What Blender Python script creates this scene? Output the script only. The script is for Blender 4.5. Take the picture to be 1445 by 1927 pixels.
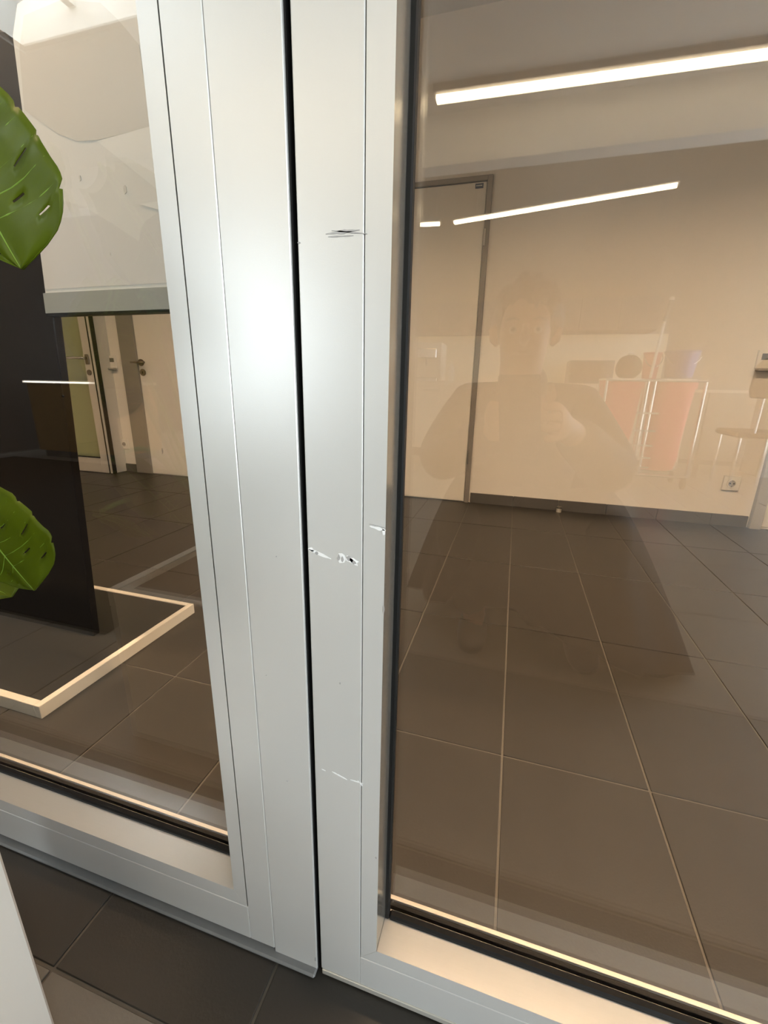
import bpy, bmesh, math, random
from mathutils import Vector, Matrix
random.seed(7)
S = bpy.context.scene
for o in list(bpy.data.objects): bpy.data.objects.remove(o)
COL = S.collection

# ------------------------------------------------------------------ camera, sky, exposure
YAW, PIT, ROL = (math.radians(a) for a in (16.24, 16.37, 1.16))
CH = 0.78
FWD = Vector((-math.sin(YAW)*math.cos(PIT), math.cos(YAW)*math.cos(PIT), -math.sin(PIT)))
_r = Vector((math.cos(YAW), math.sin(YAW), 0)); _u = _r.cross(FWD)
RGT = math.cos(ROL)*_r + math.sin(ROL)*_u
UPV = -math.sin(ROL)*_r + math.cos(ROL)*_u
cam = bpy.data.cameras.new('camera'); cam.sensor_fit = 'HORIZONTAL'; cam.sensor_width = 36
cam.lens = 36*810/1445; cam.clip_start = 0.005; cam.clip_end = 100
camo = bpy.data.objects.new('camera', cam); COL.objects.link(camo)
camo.matrix_world = Matrix(((RGT.x, UPV.x, -FWD.x, 0), (RGT.y, UPV.y, -FWD.y, 0), (RGT.z, UPV.z, -FWD.z, CH), (0, 0, 0, 1)))
S.camera = camo

world = bpy.data.worlds.new('overcast_sky'); S.world = world; world.use_nodes = True
bg = world.node_tree.nodes['Background']
bg.inputs[0].default_value = (0.86, 0.94, 1.0, 1); bg.inputs[1].default_value = 14.0

SKY = (-2.7, -1.5, -1.42, -0.80)      # roof light opening x0 x1 y0 y1
pl = bpy.data.lights.new('skylight_portal', 'AREA'); pl.shape = 'RECTANGLE'
pl.size = SKY[1]-SKY[0]; pl.size_y = SKY[3]-SKY[2]; pl.cycles.is_portal = True
plo = bpy.data.objects.new('skylight_portal', pl); COL.objects.link(plo)
plo.location = ((SKY[0]+SKY[1])/2, (SKY[2]+SKY[3])/2, 2.62)
RW = (-4.95, -1.3, .08, 2.42)          # added fill-light window in the right lobby wall y0 y1 z0 z1
pr_ = bpy.data.lights.new('added_side_portal', 'AREA'); pr_.shape = 'RECTANGLE'
pr_.size = RW[3]-RW[2]; pr_.size_y = RW[1]-RW[0]; pr_.cycles.is_portal = True
pro = bpy.data.objects.new('added_side_portal', pr_); COL.objects.link(pro)
pro.location = (3.53, (RW[0]+RW[1])/2, (RW[2]+RW[3])/2); pro.rotation_euler = (0, math.radians(90), 0)
WIN = (-4.5, -3.1, .35, 2.60)         # added daylight window in the far lobby wall x0 x1 z0 z1
pw_ = bpy.data.lights.new('added_back_portal', 'AREA'); pw_.shape = 'RECTANGLE'
pw_.size = WIN[1]-WIN[0]; pw_.size_y = WIN[3]-WIN[2]; pw_.cycles.is_portal = True
pwo = bpy.data.objects.new('added_back_portal', pw_); COL.objects.link(pwo)
pwo.location = ((WIN[0]+WIN[1])/2, -5.30, (WIN[2]+WIN[3])/2); pwo.rotation_euler = (math.radians(90), 0, 0)

S.view_settings.view_transform = 'Standard'; S.view_settings.look = 'None'
S.view_settings.exposure = 0.0; S.view_settings.gamma = 1.0; S.view_settings.use_curve_mapping = False
S.cycles.use_denoising = True
S.cycles.max_bounces = 10; S.cycles.transparent_max_bounces = 24; S.cycles.glossy_bounces = 6
S.cycles.sample_clamp_indirect = 6.0
S.cycles.caustics_reflective = False; S.cycles.caustics_refractive = False

# ------------------------------------------------------------------ materials
MATS = {}
def mat(name, col, rough=0.5, metal=0.0, var=0.06, scale=8.0, bump=0.0, bscale=200.0, spec=0.5, coat=0.0, stretch=None, trans=0.0):
    m = bpy.data.materials.new(name); m.use_nodes = True; MATS[name] = m
    nt = m.node_tree; N = nt.nodes; L = nt.links; b = N['Principled BSDF']
    tc = N.new('ShaderNodeTexCoord'); mp = N.new('ShaderNodeMapping'); L.new(tc.outputs['Object'], mp.inputs[0])
    if stretch: mp.inputs['Scale'].default_value = stretch
    no = N.new('ShaderNodeTexNoise'); no.inputs['Scale'].default_value = scale; no.inputs['Detail'].default_value = 5
    L.new(mp.outputs[0], no.inputs['Vector'])
    mx = N.new('ShaderNodeMix'); mx.data_type = 'RGBA'
    c0 = tuple(max(0, c*(1-var)) for c in col); c1 = tuple(min(1, c*(1+var)) for c in col)
    mx.inputs[6].default_value = (*c0, 1); mx.inputs[7].default_value = (*c1, 1)
    L.new(no.outputs['Fac'], mx.inputs[0]); L.new(mx.outputs[2], b.inputs['Base Color'])
    b.inputs['Roughness'].default_value = rough; b.inputs['Metallic'].default_value = metal
    b.inputs['Specular IOR Level'].default_value = spec; b.inputs['Coat Weight'].default_value = coat
    b.inputs['Coat Roughness'].default_value = 0.08
    if bump:
        n2 = N.new('ShaderNodeTexNoise'); n2.inputs['Scale'].default_value = bscale; n2.inputs['Detail'].default_value = 3
        L.new(mp.outputs[0], n2.inputs['Vector'])
        bp = N.new('ShaderNodeBump'); bp.inputs['Strength'].default_value = bump; bp.inputs['Distance'].default_value = 0.002
        L.new(n2.outputs['Fac'], bp.inputs['Height']); L.new(bp.outputs[0], b.inputs['Normal'])
    if trans:
        tr = N.new('ShaderNodeBsdfTranslucent'); L.new(mx.outputs[2], tr.inputs[0])
        ms = N.new('ShaderNodeMixShader'); ms.inputs[0].default_value = trans
        L.new(b.outputs[0], ms.inputs[1]); L.new(tr.outputs[0], ms.inputs[2])
        L.new(ms.outputs[0], N['Material Output'].inputs[0])
    return m
def emit(name, col, strength):
    m = bpy.data.materials.new(name); m.use_nodes = True; MATS[name] = m
    b = m.node_tree.nodes['Principled BSDF']; b.inputs['Base Color'].default_value = (.8, .8, .8, 1)
    b.inputs['Emission Color'].default_value = (*col, 1); b.inputs['Emission Strength'].default_value = strength
    return m
def glass(name, tint, f0, rough=0.0):
    m = bpy.data.materials.new(name); m.use_nodes = True; MATS[name] = m
    nt = m.node_tree; N = nt.nodes; L = nt.links; N.remove(N['Principled BSDF'])
    lw = N.new('ShaderNodeLayerWeight'); lw.inputs['Blend'].default_value = 0.5
    pw = N.new('ShaderNodeMath'); pw.operation = 'POWER'; pw.inputs[1].default_value = 5; L.new(lw.outputs['Facing'], pw.inputs[0])
    ma = N.new('ShaderNodeMath'); ma.operation = 'MULTIPLY_ADD'; ma.inputs[1].default_value = 1-f0; ma.inputs[2].default_value = f0
    L.new(pw.outputs[0], ma.inputs[0])
    t = N.new('ShaderNodeBsdfTransparent'); t.inputs[0].default_value = (*tint, 1)
    g = N.new('ShaderNodeBsdfGlossy'); g.inputs['Roughness'].default_value = rough
    mx = N.new('ShaderNodeMixShader'); L.new(ma.outputs[0], mx.inputs[0]); L.new(t.outputs[0], mx.inputs[1]); L.new(g.outputs[0], mx.inputs[2])
    L.new(mx.outputs[0], N['Material Output'].inputs[0])
    return m

mat('alu', (.68, .672, .645), .33, .28, var=.02, scale=3, bump=.04, bscale=900)
mat('alu_brushed', (.70, .69, .66), .30, .6, var=.03, scale=30, stretch=(1, 40, 40))
mat('alu_return', (.74, .71, .64), .18, .85, var=.03, scale=30, stretch=(40, 40, 1))
mat('rubber', (.010, .010, .010), .50, var=.1, scale=40, spec=.18)
mat('dark_gap', (.006, .006, .006), .8)
mat('spacer', (.8, .76, .68), .35, .6)
mat('scratch_white', (.93, .93, .92), .6, var=.05, scale=300)
mat('scratch_grey', (.42, .41, .40), .6, var=.3, scale=300)
mat('silicone', (.20, .20, .20), .45, var=.1, scale=60)
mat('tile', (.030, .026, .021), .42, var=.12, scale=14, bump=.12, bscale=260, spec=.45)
mat('tile_lobby_lit', (.25, .232, .208), .30, var=.14, scale=14, bump=.10, bscale=260, spec=.6)  # same stone as the room tile, paled to brighten the mirrored lobby floor
mat('tile_half_lit', (.16, .148, .13), .38, var=.14, scale=14, bump=.12, bscale=260, spec=.5)  # in-between tone of that tile, softening the painted brightness step
mat('sheet_black', (.012, .011, .010), .95, var=.3, scale=120, bump=.6, bscale=400, spec=.1)
mat('grout', (.15, .138, .12), .8, var=.1, scale=60)
mat('skirt', (.095, .09, .083), .4, var=.08, scale=20)
mat('wall_in', (.87, .83, .77), .85, var=.02, scale=4, bump=.08, bscale=350)
mat('wall_lobby', (.74, .73, .71), .85, var=.02, scale=4, bump=.08, bscale=350)
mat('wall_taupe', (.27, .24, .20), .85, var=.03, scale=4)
mat('ceil', (.80, .79, .77), .9, var=.02, scale=5)
mat('hall_dark', (.22, .21, .20), .9, var=.05, scale=5)
mat('door_white', (.85, .82, .76), .45, var=.015, scale=6)
mat('steel_grey', (.24, .225, .205), .5, var=.04, scale=10)
mat('steel_light', (.40, .385, .36), .5, var=.04, scale=10)
mat('handle', (.20, .17, .14), .3, .9, var=.05)
mat('plastic_white', (.84, .82, .77), .35, var=.01)
mat('plastic_dark', (.10, .095, .08), .4)
mat('blue_plate', (.06, .08, .13), .4, var=.3, scale=200)
mat('black_gloss', (.0075, .0060, .0050), .25, var=.3, scale=4, spec=.15)
mat('black_plate', (.022, .020, .017), .28, var=.2, scale=9)
mat('edge_white', (.80, .77, .70), .4, var=.03, scale=20)
mat('panel_white', (.88, .885, .865), .35, var=.015, scale=3)
mat('sheen_light', (.96, .97, .95), .35, var=.01, scale=3)  # tones for the light patterns painted on the panel
mat('sheen_scuff_grey', (.76, .75, .71), .35, var=.015, scale=3)
mat('sheen_mid', (.82, .82, .81), .35, var=.015, scale=3)
mat('rail_grey', (.40, .425, .41), .4, var=.02, scale=3)
mat('leaf', (.098, .140, .002), .42, var=.35, scale=14, bump=.25, bscale=60, trans=.30, spec=.35)
mat('leaf_vein', (.22, .38, .04), .45, var=.1, trans=.2)
mat('stem', (.10, .20, .03), .45, var=.2, scale=30)
mat('soil', (.03, .02, .014), .95, var=.4, scale=60, bump=.8, bscale=90)
mat('planter_white', (.84, .82, .77), .42, var=.015, scale=8)
mat('skin', (.30, .18, .125), .5, var=.06, scale=20)
mat('hair', (.03, .02, .014), .55, var=.4, scale=60, bump=.6, bscale=120)
mat('coat', (.014, .014, .017), .8, var=.25, scale=40, bump=.3, bscale=160)
mat('denim', (.02, .024, .036), .8, var=.25, scale=60, bump=.3, bscale=300)
mat('shoe', (.02, .02, .02), .5, var=.2)
mat('phone', (.02, .02, .024), .2, var=.1)
mat('pink', (.78, .16, .17), .45, var=.12, scale=10, bump=.5, bscale=18)
mat('red', (.55, .03, .03), .35, var=.05)
mat('blue', (.03, .06, .28), .4, var=.05)
mat('chrome', (.75, .75, .75), .18, 1.0, var=.02)
mat('wood', (.42, .25, .09), .45, var=.25, scale=5, stretch=(12, 12, 1))
mat('cab_white', (.74, .72, .68), .4, var=.015)
mat('cab_dark', (.16, .155, .15), .5, var=.05)
mat('worktop', (.78, .76, .72), .3, var=.04, scale=30)
mat('splash', (.86, .80, .66), .35, var=.02)
mat('black_plastic', (.02, .02, .02), .35, var=.1)
mat('lamp_body', (.30, .29, .28), .45, .3, var=.03)
emit('lamp_lobby', (1.0, .80, .52), 27.0)
emit('lamp_room', (1.0, .68, .41), 240.0)
emit('edge_glow', (1.0, .93, .82), 7.0)
mat('eye', (.35, .33, .32), .3, var=.02)
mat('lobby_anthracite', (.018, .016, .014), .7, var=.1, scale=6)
glass('pane', (.965, .965, .95), .115)
glass('pane_tint', (.86, .90, .80), .05)
glass('roof_pane', (.97, .98, .98), .04)

# ------------------------------------------------------------------ helpers
def finish(name, bm, m, parent=None, base=None, smooth=False, origin=None):
    """bm is in world metres; a child's mesh is stored relative to its root's location"""
    bmesh.ops.recalc_face_normals(bm, faces=bm.faces)
    me = bpy.data.meshes.new(name)
    off = Vector((0, 0, 0))
    if parent is not None:
        off = parent.matrix_world.translation if False else Vector(parent.get('_o', (0, 0, 0)))
        bmesh.ops.translate(bm, verts=bm.verts, vec=-off)
    elif origin is not None:
        off = Vector(origin); bmesh.ops.translate(bm, verts=bm.verts, vec=-off)
    bm.to_mesh(me); bm.free()
    if smooth:
        for p in me.polygons: p.use_smooth = True
    me.materials.append(MATS[m])
    o = bpy.data.objects.new(name, me); COL.objects.link(o)
    if parent is not None:
        o.parent = parent; o['_o'] = tuple(off)
    else:
        o.location = off; o['_o'] = tuple(off)
    return o
def tag(o, label=None, cat=None, group=None, kind=None):
    if label: o['label'] = label
    if cat: o['category'] = cat
    if group: o['group'] = group
    if kind: o['kind'] = kind
    return o
def thing(name, loc, label, cat, group=None, kind=None):
    o = bpy.data.objects.new(name, None); COL.objects.link(o); o.location = loc; o.empty_display_size = .05
    o['_o'] = tuple(loc)
    return tag(o, label, cat, group, kind)
def B(): return bmesh.new()
def box(bm, x0, x1, y0, y1, z0, z1, bev=0.0, seg=1):
    t = bmesh.new()
    vs = [t.verts.new((x, y, z)) for z in (z0, z1) for y in (y0, y1) for x in (x0, x1)]
    for f in ((0, 2, 3, 1), (4, 5, 7, 6), (0, 1, 5, 4), (2, 6, 7, 3), (0, 4, 6, 2), (1, 3, 7, 5)): t.faces.new([vs[i] for i in f])
    if bev: bmesh.ops.bevel(t, geom=list(t.edges), offset=bev, segments=seg, affect='EDGES', profile=.5)
    merge(bm, t); return bm
def merge(bm, t):
    me = bpy.data.meshes.new('tmp'); t.to_mesh(me); t.free(); bm.from_mesh(me); bpy.data.meshes.remove(me)
def prism(bm, pts, a, b, axis='y', bev=0.0):
    """polygon in the two other axes, extruded from a to b along axis"""
    t = bmesh.new()
    def P(p, q):
        return {'y': (p[0], q, p[1]), 'z': (p[0], p[1], q), 'x': (q, p[0], p[1])}[axis]
    v0 = [t.verts.new(P(p, a)) for p in pts]; v1 = [t.verts.new(P(p, b)) for p in pts]; n = len(pts)
    t.faces.new(v0); t.faces.new(v1[::-1])
    for i in range(n): t.faces.new((v0[i], v0[(i+1) % n], v1[(i+1) % n], v1[i]))
    if bev: bmesh.ops.bevel(t, geom=list(t.edges), offset=bev, segments=1, affect='EDGES')
    merge(bm, t); return bm
def tube(bm, pts, r, n=8, cap=True):
    pts = [Vector(p) for p in pts]; rs = r if isinstance(r, (list, tuple)) else [r]*len(pts)
    t = bmesh.new(); rings = []; ref = None
    for i, p in enumerate(pts):
        d = (pts[min(i+1, len(pts)-1)] - pts[max(i-1, 0)]).normalized()
        if ref is None: ref = d.orthogonal().normalized()
        ref = (ref - d*ref.dot(d)).normalized(); s = d.cross(ref)
        rings.append([t.verts.new(p + rs[i]*(math.cos(2*math.pi*k/n)*ref + math.sin(2*math.pi*k/n)*s)) for k in range(n)])
    for a, b in zip(rings, rings[1:]):
        for k in range(n): t.faces.new((a[k], a[(k+1) % n], b[(k+1) % n], b[k]))
    if cap: t.faces.new(rings[0][::-1]); t.faces.new(rings[-1])
    merge(bm, t); return bm
def lathe(bm, c, prof, n=20, axis='z'):
    t = bmesh.new(); rings = []
    for (r, h) in prof:
        ring = []
        for k in range(n):
            a = 2*math.pi*k/n; u, v = r*math.cos(a), r*math.sin(a)
            q = {'z': (u, v, h), 'y': (u, h, v), 'x': (h, u, v)}[axis]
            ring.append(t.verts.new((c[0]+q[0], c[1]+q[1], c[2]+q[2])))
        rings.append(ring)
    for a, b in zip(rings, rings[1:]):
        for k in range(n): t.faces.new((a[k], a[(k+1) % n], b[(k+1) % n], b[k]))
    t.faces.new(rings[0][::-1]); t.faces.new(rings[-1])
    merge(bm, t); return bm
def boxo(name, m, dims, parent=None, bev=0.0, **k): return finish(name, box(B(), *dims, bev=bev), m, parent, **k)
def skin_obj(name, verts, edges, radii, m, parent, sub=2, root=0):
    off = Vector(parent['_o']); bm = bmesh.new(); lay = bm.verts.layers.skin.verify()
    vs = []
    for i, (v, r) in enumerate(zip(verts, radii)):
        q = bm.verts.new(Vector(v)-off); r = r if isinstance(r, tuple) else (r, r)
        q[lay].radius = r; q[lay].use_root = (i == root); vs.append(q)
    for a, b in edges: bm.edges.new((vs[a], vs[b]))
    me = bpy.data.meshes.new(name); bm.to_mesh(me); bm.free()
    o = bpy.data.objects.new(name, me); COL.objects.link(o); o.parent = parent; o['_o'] = tuple(off)
    k = o.modifiers.new('skin', 'SKIN'); k.use_smooth_shade = True
    s = o.modifiers.new('sub', 'SUBSURF'); s.levels = sub; s.render_levels = sub
    me.materials.append(MATS[m]); return o

# ------------------------------------------------------------------ setting: floor with single tiles
PY = 0.354                     # lobby face of the aluminium partition
GY = 0.402                     # lobby face of the glass
WY = 3.0                       # far wall of the room
XL, XR, LB, ZR = -5.3, 3.4, -5.2, 2.75
TX, TW, TY, TH = 0.048, 0.2915, 0.25, 0.56
floor = boxo('floor', 'grout', (XL, XR, LB, WY+.2, -.05, -.003)); tag(floor, 'dark grey stone-tiled floor running under the glass partition', 'floor', kind='structure')
def tile_mesh(name, m):
    bm = box(B(), .0022, TW-.0022, .0022, TH-.0022, -.012, 0, bev=.0008)
    bmesh.ops.recalc_face_normals(bm, faces=bm.faces)
    me = bpy.data.meshes.new(name); bm.to_mesh(me); bm.free(); me.materials.append(MATS[m]); return me
tm_in, tm_mid, tm_lo = tile_mesh('tile_room', 'tile'), tile_mesh('tile_half_lit_row', 'tile_half_lit'), tile_mesh('tile_lobby_lit', 'tile_lobby_lit')
far = B()
cells = []
for i in range(-18, 12):
    for j in range(-10, 5):
        x, y = TX+i*TW, TY+j*TH
        if x < XL or x+TW > XR+.2 or y < LB: continue
        cells.append((i, j, x, y))
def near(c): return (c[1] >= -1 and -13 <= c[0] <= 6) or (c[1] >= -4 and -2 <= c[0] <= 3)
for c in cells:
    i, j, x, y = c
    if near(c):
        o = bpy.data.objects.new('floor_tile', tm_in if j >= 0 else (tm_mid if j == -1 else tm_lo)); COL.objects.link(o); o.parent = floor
        o.location = (x, y, random.uniform(-.0004, .0001))
    else: box(far, x+.002, x+TW-.002, y+.002, y+TH-.002, -.012, 0)
fo = finish('far_floor_tiles', far, 'tile_lobby_lit', floor); fo['kind'] = 'stuff'

tag(boxo('reflection_dark_sheet', 'sheet_black', (-4.9, -1.18, -2.35, -.10, .0006, .007), bev=.002, origin=(-3.0, -1.2, 0)), 'added black floor sheet that darkens the reflection in the left pane', 'dark sheet')  # added unseen sheet, keeps the left pane's reflection dark
# walls and ceilings
def wall(name, dims, m, label): return tag(boxo(name, m, dims), label, 'wall', kind='structure')
wall('wall_back', (XL, XR, WY, WY+.15, -.003, 2.75), 'wall_in', 'warm cream plastered wall behind the glass with doors and sockets')
wall('wall_left', (XL-.15, XL, PY, WY+.15, -.05, 3.3), 'wall_in', 'cream side wall of the room far to the left')
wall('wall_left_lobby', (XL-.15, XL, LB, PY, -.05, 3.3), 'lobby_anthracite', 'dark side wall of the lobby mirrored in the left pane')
kb = B(); box(kb, XR, XR+.15, LB, RW[0], -.05, 3.3); box(kb, XR, XR+.15, RW[1], WY+.15, -.05, 3.3)
box(kb, XR, XR+.15, RW[0], RW[1], -.05, RW[2]); box(kb, XR, XR+.15, RW[0], RW[1], RW[3], 3.3)
tag(finish('wall_right', kb, 'wall_lobby'), 'pale side wall far to the right', 'wall', kind='structure')
w4 = thing('added_window_right', (XR+.07, (RW[0]+RW[1])/2, RW[2]), 'added wide fill-light window in the right lobby wall', 'window', kind='structure')
kb = B(); t = .06; xa, xb = XR+.03, XR+.10
box(kb, xa, xb, RW[0], RW[0]+t, RW[2], RW[3]); box(kb, xa, xb, RW[1]-t, RW[1], RW[2], RW[3])
box(kb, xa, xb, RW[0]+t, RW[1]-t, RW[2], RW[2]+t); box(kb, xa, xb, RW[0]+t, RW[1]-t, RW[3]-t, RW[3])
finish('window_frame', kb, 'plastic_white', w4)  # frame of the added fill-light window
for k in (1, 2): boxo('added_mullion', 'plastic_white', (xa, xb, RW[0]+(RW[1]-RW[0])*k/3-.03, RW[0]+(RW[1]-RW[0])*k/3+.03, RW[2]+t, RW[3]-t), w4)
boxo('pane', 'roof_pane', (XR+.06, XR+.066, RW[0]+t, RW[1]-t, RW[2]+t, RW[3]-t), w4)  # pane of the added fill-light window
kb = B(); box(kb, XL, WIN[0], LB-.15, LB, -.05, 3.3); box(kb, WIN[1], XR, LB-.15, LB, -.05, 3.3)
box(kb, WIN[0], WIN[1], LB-.15, LB, -.05, WIN[2]); box(kb, WIN[0], WIN[1], LB-.15, LB, WIN[3], 3.3)
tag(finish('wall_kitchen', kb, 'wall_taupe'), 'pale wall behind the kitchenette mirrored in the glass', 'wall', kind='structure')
w3 = thing('added_window_back', ((WIN[0]+WIN[1])/2, LB-.07, WIN[2]), 'added tall daylight window left of the kitchenette, mirrored as the sheen on the stiles', 'window', kind='structure')
kb = B(); t = .06
box(kb, WIN[0], WIN[0]+t, LB-.11, LB-.04, WIN[2], WIN[3]); box(kb, WIN[1]-t, WIN[1], LB-.11, LB-.04, WIN[2], WIN[3])
box(kb, WIN[0]+t, WIN[1]-t, LB-.11, LB-.04, WIN[2], WIN[2]+t); box(kb, WIN[0]+t, WIN[1]-t, LB-.11, LB-.04, WIN[3]-t, WIN[3])
finish('window_frame', kb, 'plastic_white', w3)  # frame of the added daylight window
boxo('added_mullion', 'plastic_white', (-3.83, -3.77, LB-.11, LB-.04, WIN[2]+t, WIN[3]-t), w3)
boxo('pane', 'roof_pane', (WIN[0]+t, -3.83, LB-.078, LB-.072, WIN[2]+t, WIN[3]-t), w3); boxo('pane', 'roof_pane', (-3.77, WIN[1]-t, LB-.078, LB-.072, WIN[2]+t, WIN[3]-t), w3)  # panes of the added daylight window
tag(boxo('ceiling', 'ceil', (XL, XR, PY+.08, WY+.15, 2.75, 2.85)), 'plain ceiling of the room behind the glass', 'ceiling', kind='structure')
CZ, BY, BZ = 2.445, -2.496, 2.168
cb = B(); z0, z1 = CZ, 2.56
box(cb, XL, SKY[0], BY, PY+.12, z0, z1); box(cb, SKY[1], XR, BY, PY+.12, z0, z1)
box(cb, SKY[0], SKY[1], BY, SKY[2], z0, z1); box(cb, SKY[0], SKY[1], SKY[3], PY+.12, z0, z1)
tag(finish('ceiling_lobby', cb, 'ceil'), 'suspended white lobby ceiling mirrored at the top of the right pane', 'ceiling', kind='structure')
tag(boxo('trim_2', 'ceil', (XL, XR, BY-.14, BY, BZ, 3.3)), 'white ceiling beam behind the long lamp, mirrored with a straight lower edge', 'beam', kind='structure')
tag(boxo('ceiling_hall', 'hall_dark', (XL, XR, LB, BY-.14, 3.2, 3.3)), 'high dark ceiling over the kitchenette behind the camera', 'ceiling', kind='structure')
# roof light
w = thing('window_1', ((SKY[0]+SKY[1])/2, (SKY[2]+SKY[3])/2, CZ), 'roof light opening in the lobby ceiling above the plant', 'window', kind='structure')
cb = B(); t = .04
box(cb, SKY[0], SKY[0]+t, SKY[2], SKY[3], CZ+.01, 2.66); box(cb, SKY[1]-t, SKY[1], SKY[2], SKY[3], CZ+.01, 2.66)
box(cb, SKY[0]+t, SKY[1]-t, SKY[2], SKY[2]+t, CZ+.01, 2.66); box(cb, SKY[0]+t, SKY[1]-t, SKY[3]-t, SKY[3], CZ+.01, 2.66)
finish('window_frame', cb, 'plastic_white', w)
for k in (1, 2):
    x = SKY[0]+(SKY[1]-SKY[0])*k/3; boxo('glazing_bar', 'plastic_white', (x-.02, x+.02, SKY[2]+t, SKY[3]-t, 2.55, 2.61), w)
boxo('pane', 'roof_pane', (SKY[0]+t, SKY[1]-t, SKY[2]+t, SKY[3]-t, 2.615, 2.621), w)

# partition walls around the glazed leaves
wall('wall_front_left', (XL, -1.42, PY, PY+.08, 0, 2.75), 'wall_lobby', 'pale wall left of the glazed partition')
wall('wall_front_right', (1.10, XR, PY, PY+.08, 0, 2.75), 'wall_lobby', 'pale wall right of the glazed partition')
wall('wall_front_top', (-1.42, 1.10, PY, PY+.08, 2.24, 2.75), 'wall_lobby', 'pale lintel over the glazed partition')

# ------------------------------------------------------------------ skirting tiles
sk = thing('baseboard_back', (.5, WY, 0), 'dark grey tile skirting along the cream wall between the two doors', 'skirting', kind='structure')
def skirt(x0, x1, root):
    x = TX + math.floor((x0-TX)/TW)*TW
    while x < x1:
        a, b = max(x, x0)+.0012, min(x+TW, x1)-.0012
        if b-a > .01: boxo('skirting_tile', 'skirt', (a, b, WY-.011, WY, 0, .070), root, bev=.001)
        x += TW
skirt(-.243, 1.405, sk)
sk2 = thing('baseboard_left', (-3.3, WY, 0), 'short dark skirting beside the grey door frame', 'skirting', kind='structure')
skirt(-3.45, -3.15, sk2); skirt(-2.0, -1.2, sk2)
sk3 = thing('baseboard_right', (2.5, WY, 0), 'dark skirting right of the far right door', 'skirting', kind='structure')
skirt(2.45, 3.38, sk3)

# ------------------------------------------------------------------ glazed aluminium leaves
def leaf_frame(root, xa, xb, beadw, stw, zb, zbead, ztop, side_gasket=.0055):
    """xa/xb outer edges of the leaf, daylight opening lies inside the beads"""
    ia, ib = xa+stw, xb-stw             # inner edge of stile
    ga, gb = ia+beadw, ib-beadw         # daylight edge
    zi, zg = zb, zbead
    Y1 = PY+.085
    boxo('stile', 'alu', (xa, ia-.0006, PY, Y1, .012, ztop), root, bev=.0008)
    boxo('stile', 'alu', (ib+.0006, xb, PY, Y1, .012, ztop), root, bev=.0008)
    boxo('bottom_rail', 'alu', (ia-.0004, ib+.0004, PY, GY+.019, .012, zi-.0006), root, bev=.0006)
    boxo('top_rail', 'alu', (ia-.0004, ib+.0004, PY, Y1, ztop-.07, ztop), root, bev=.0006)
    zt = ztop-.07
    bd = PY+.038
    # glazing beads: face, then a return to the glass
    def bead(pts, m):
        o = finish('glazing_bead', prism(B(), pts, PY+.0004, bd, 'y'), m, root); o.data.materials.append(MATS['alu'])
        for p in o.data.polygons:
            if p.normal.y < -.9: p.material_index = 1
        return o
    bead([(ia+.0004, zi), (ga, zg), (ga, zt-beadw), (ia+.0004, zt)], 'alu_return')
    bead([(ib-.0004, zi), (ib-.0004, zt), (gb, zt-beadw), (gb, zg)], 'alu_return')
    bead([(ia+.0008, zi), (ib-.0008, zi), (gb-.0004, zg), (ga+.0004, zg)], 'alu_brushed')
    bead([(ia+.0008, zt), (ga+.0004, zt-beadw), (gb-.0004, zt-beadw), (ib-.0008, zt)], 'alu_brushed')
    # gaskets (rounded black rubber), lobby side
    g = side_gasket
    boxo('gasket', 'rubber', (ga-.002, ga+g, bd, GY, zg-.002, zt-beadw), root, bev=.0015)
    boxo('gasket', 'rubber', (gb-g, gb+.002, bd, GY, zg-.002, zt-beadw), root, bev=.0015)
    boxo('gasket', 'rubber', (ga+g, gb-g, bd, GY, zg-.003, zg+.006), root, bev=.0022)
    boxo('gasket', 'rubber', (ga+g, gb-g, bd, GY, zt-beadw-.006, zt-beadw+.002), root, bev=.0015)
    # sealed unit: front pane, spacer, room side bead
    boxo('glass_pane', 'pane', (ga-.004, gb+.004, GY, GY+.006, zg-.006, zt-beadw+.005), root)
    boxo('spacer_bar', 'rubber', (ga, gb, GY+.006, GY+.013, zg-.006, zg+.0015), root)
    boxo('spacer_bar', 'spacer', (ga, gb, GY+.013, GY+.018, zg-.006, zg+.003), root)
    return ia, ib, ga, gb
door = thing('door_1', (.4, PY+.04, 0), 'silver aluminium glazed door leaf right of the black gap, scratched on its stile', 'door', kind='structure')
leaf_frame(door, -.1795, 1.05, .0215, .0565, .0655, .088, 2.2)
boxo('bottom_seal', 'spacer', (-.178, 1.05, PY-.0012, PY+.06, .003, .0118), door, bev=.0008)
fix = thing('window_2', (-.75, PY+.04, 0), 'silver aluminium glazed side panel left of the black gap', 'window', kind='structure')
leaf_frame(fix, -1.36, -.2515, .020, .039, .076, .100, 2.2)
boxo('post', 'alu', (-.2510, -.1862, PY, PY+.085, .003, 2.2), fix, bev=.0008)
boxo('sealing_strip', 'silicone', (-1.36, -.186, PY-.009, PY+.07, .0003, .0065), fix, bev=.002)
boxo('gap_seal', 'dark_gap', (-.1865, -.1790, PY+.012, PY+.07, .002, 2.2), fix)
boxo('post_edge', 'rubber', (-.1862, -.1846, PY+.003, PY+.04, .003, 2.2), fix)
boxo('head_rail', 'alu', (-1.42, 1.10, PY, PY+.085, 2.202, 2.24), fix)
boxo('jamb', 'alu', (1.055, 1.10, PY, PY+.085, .003, 2.2), door); boxo('jamb', 'alu', (-1.42, -1.362, PY, PY+.085, .003, 2.2), fix)

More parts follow.
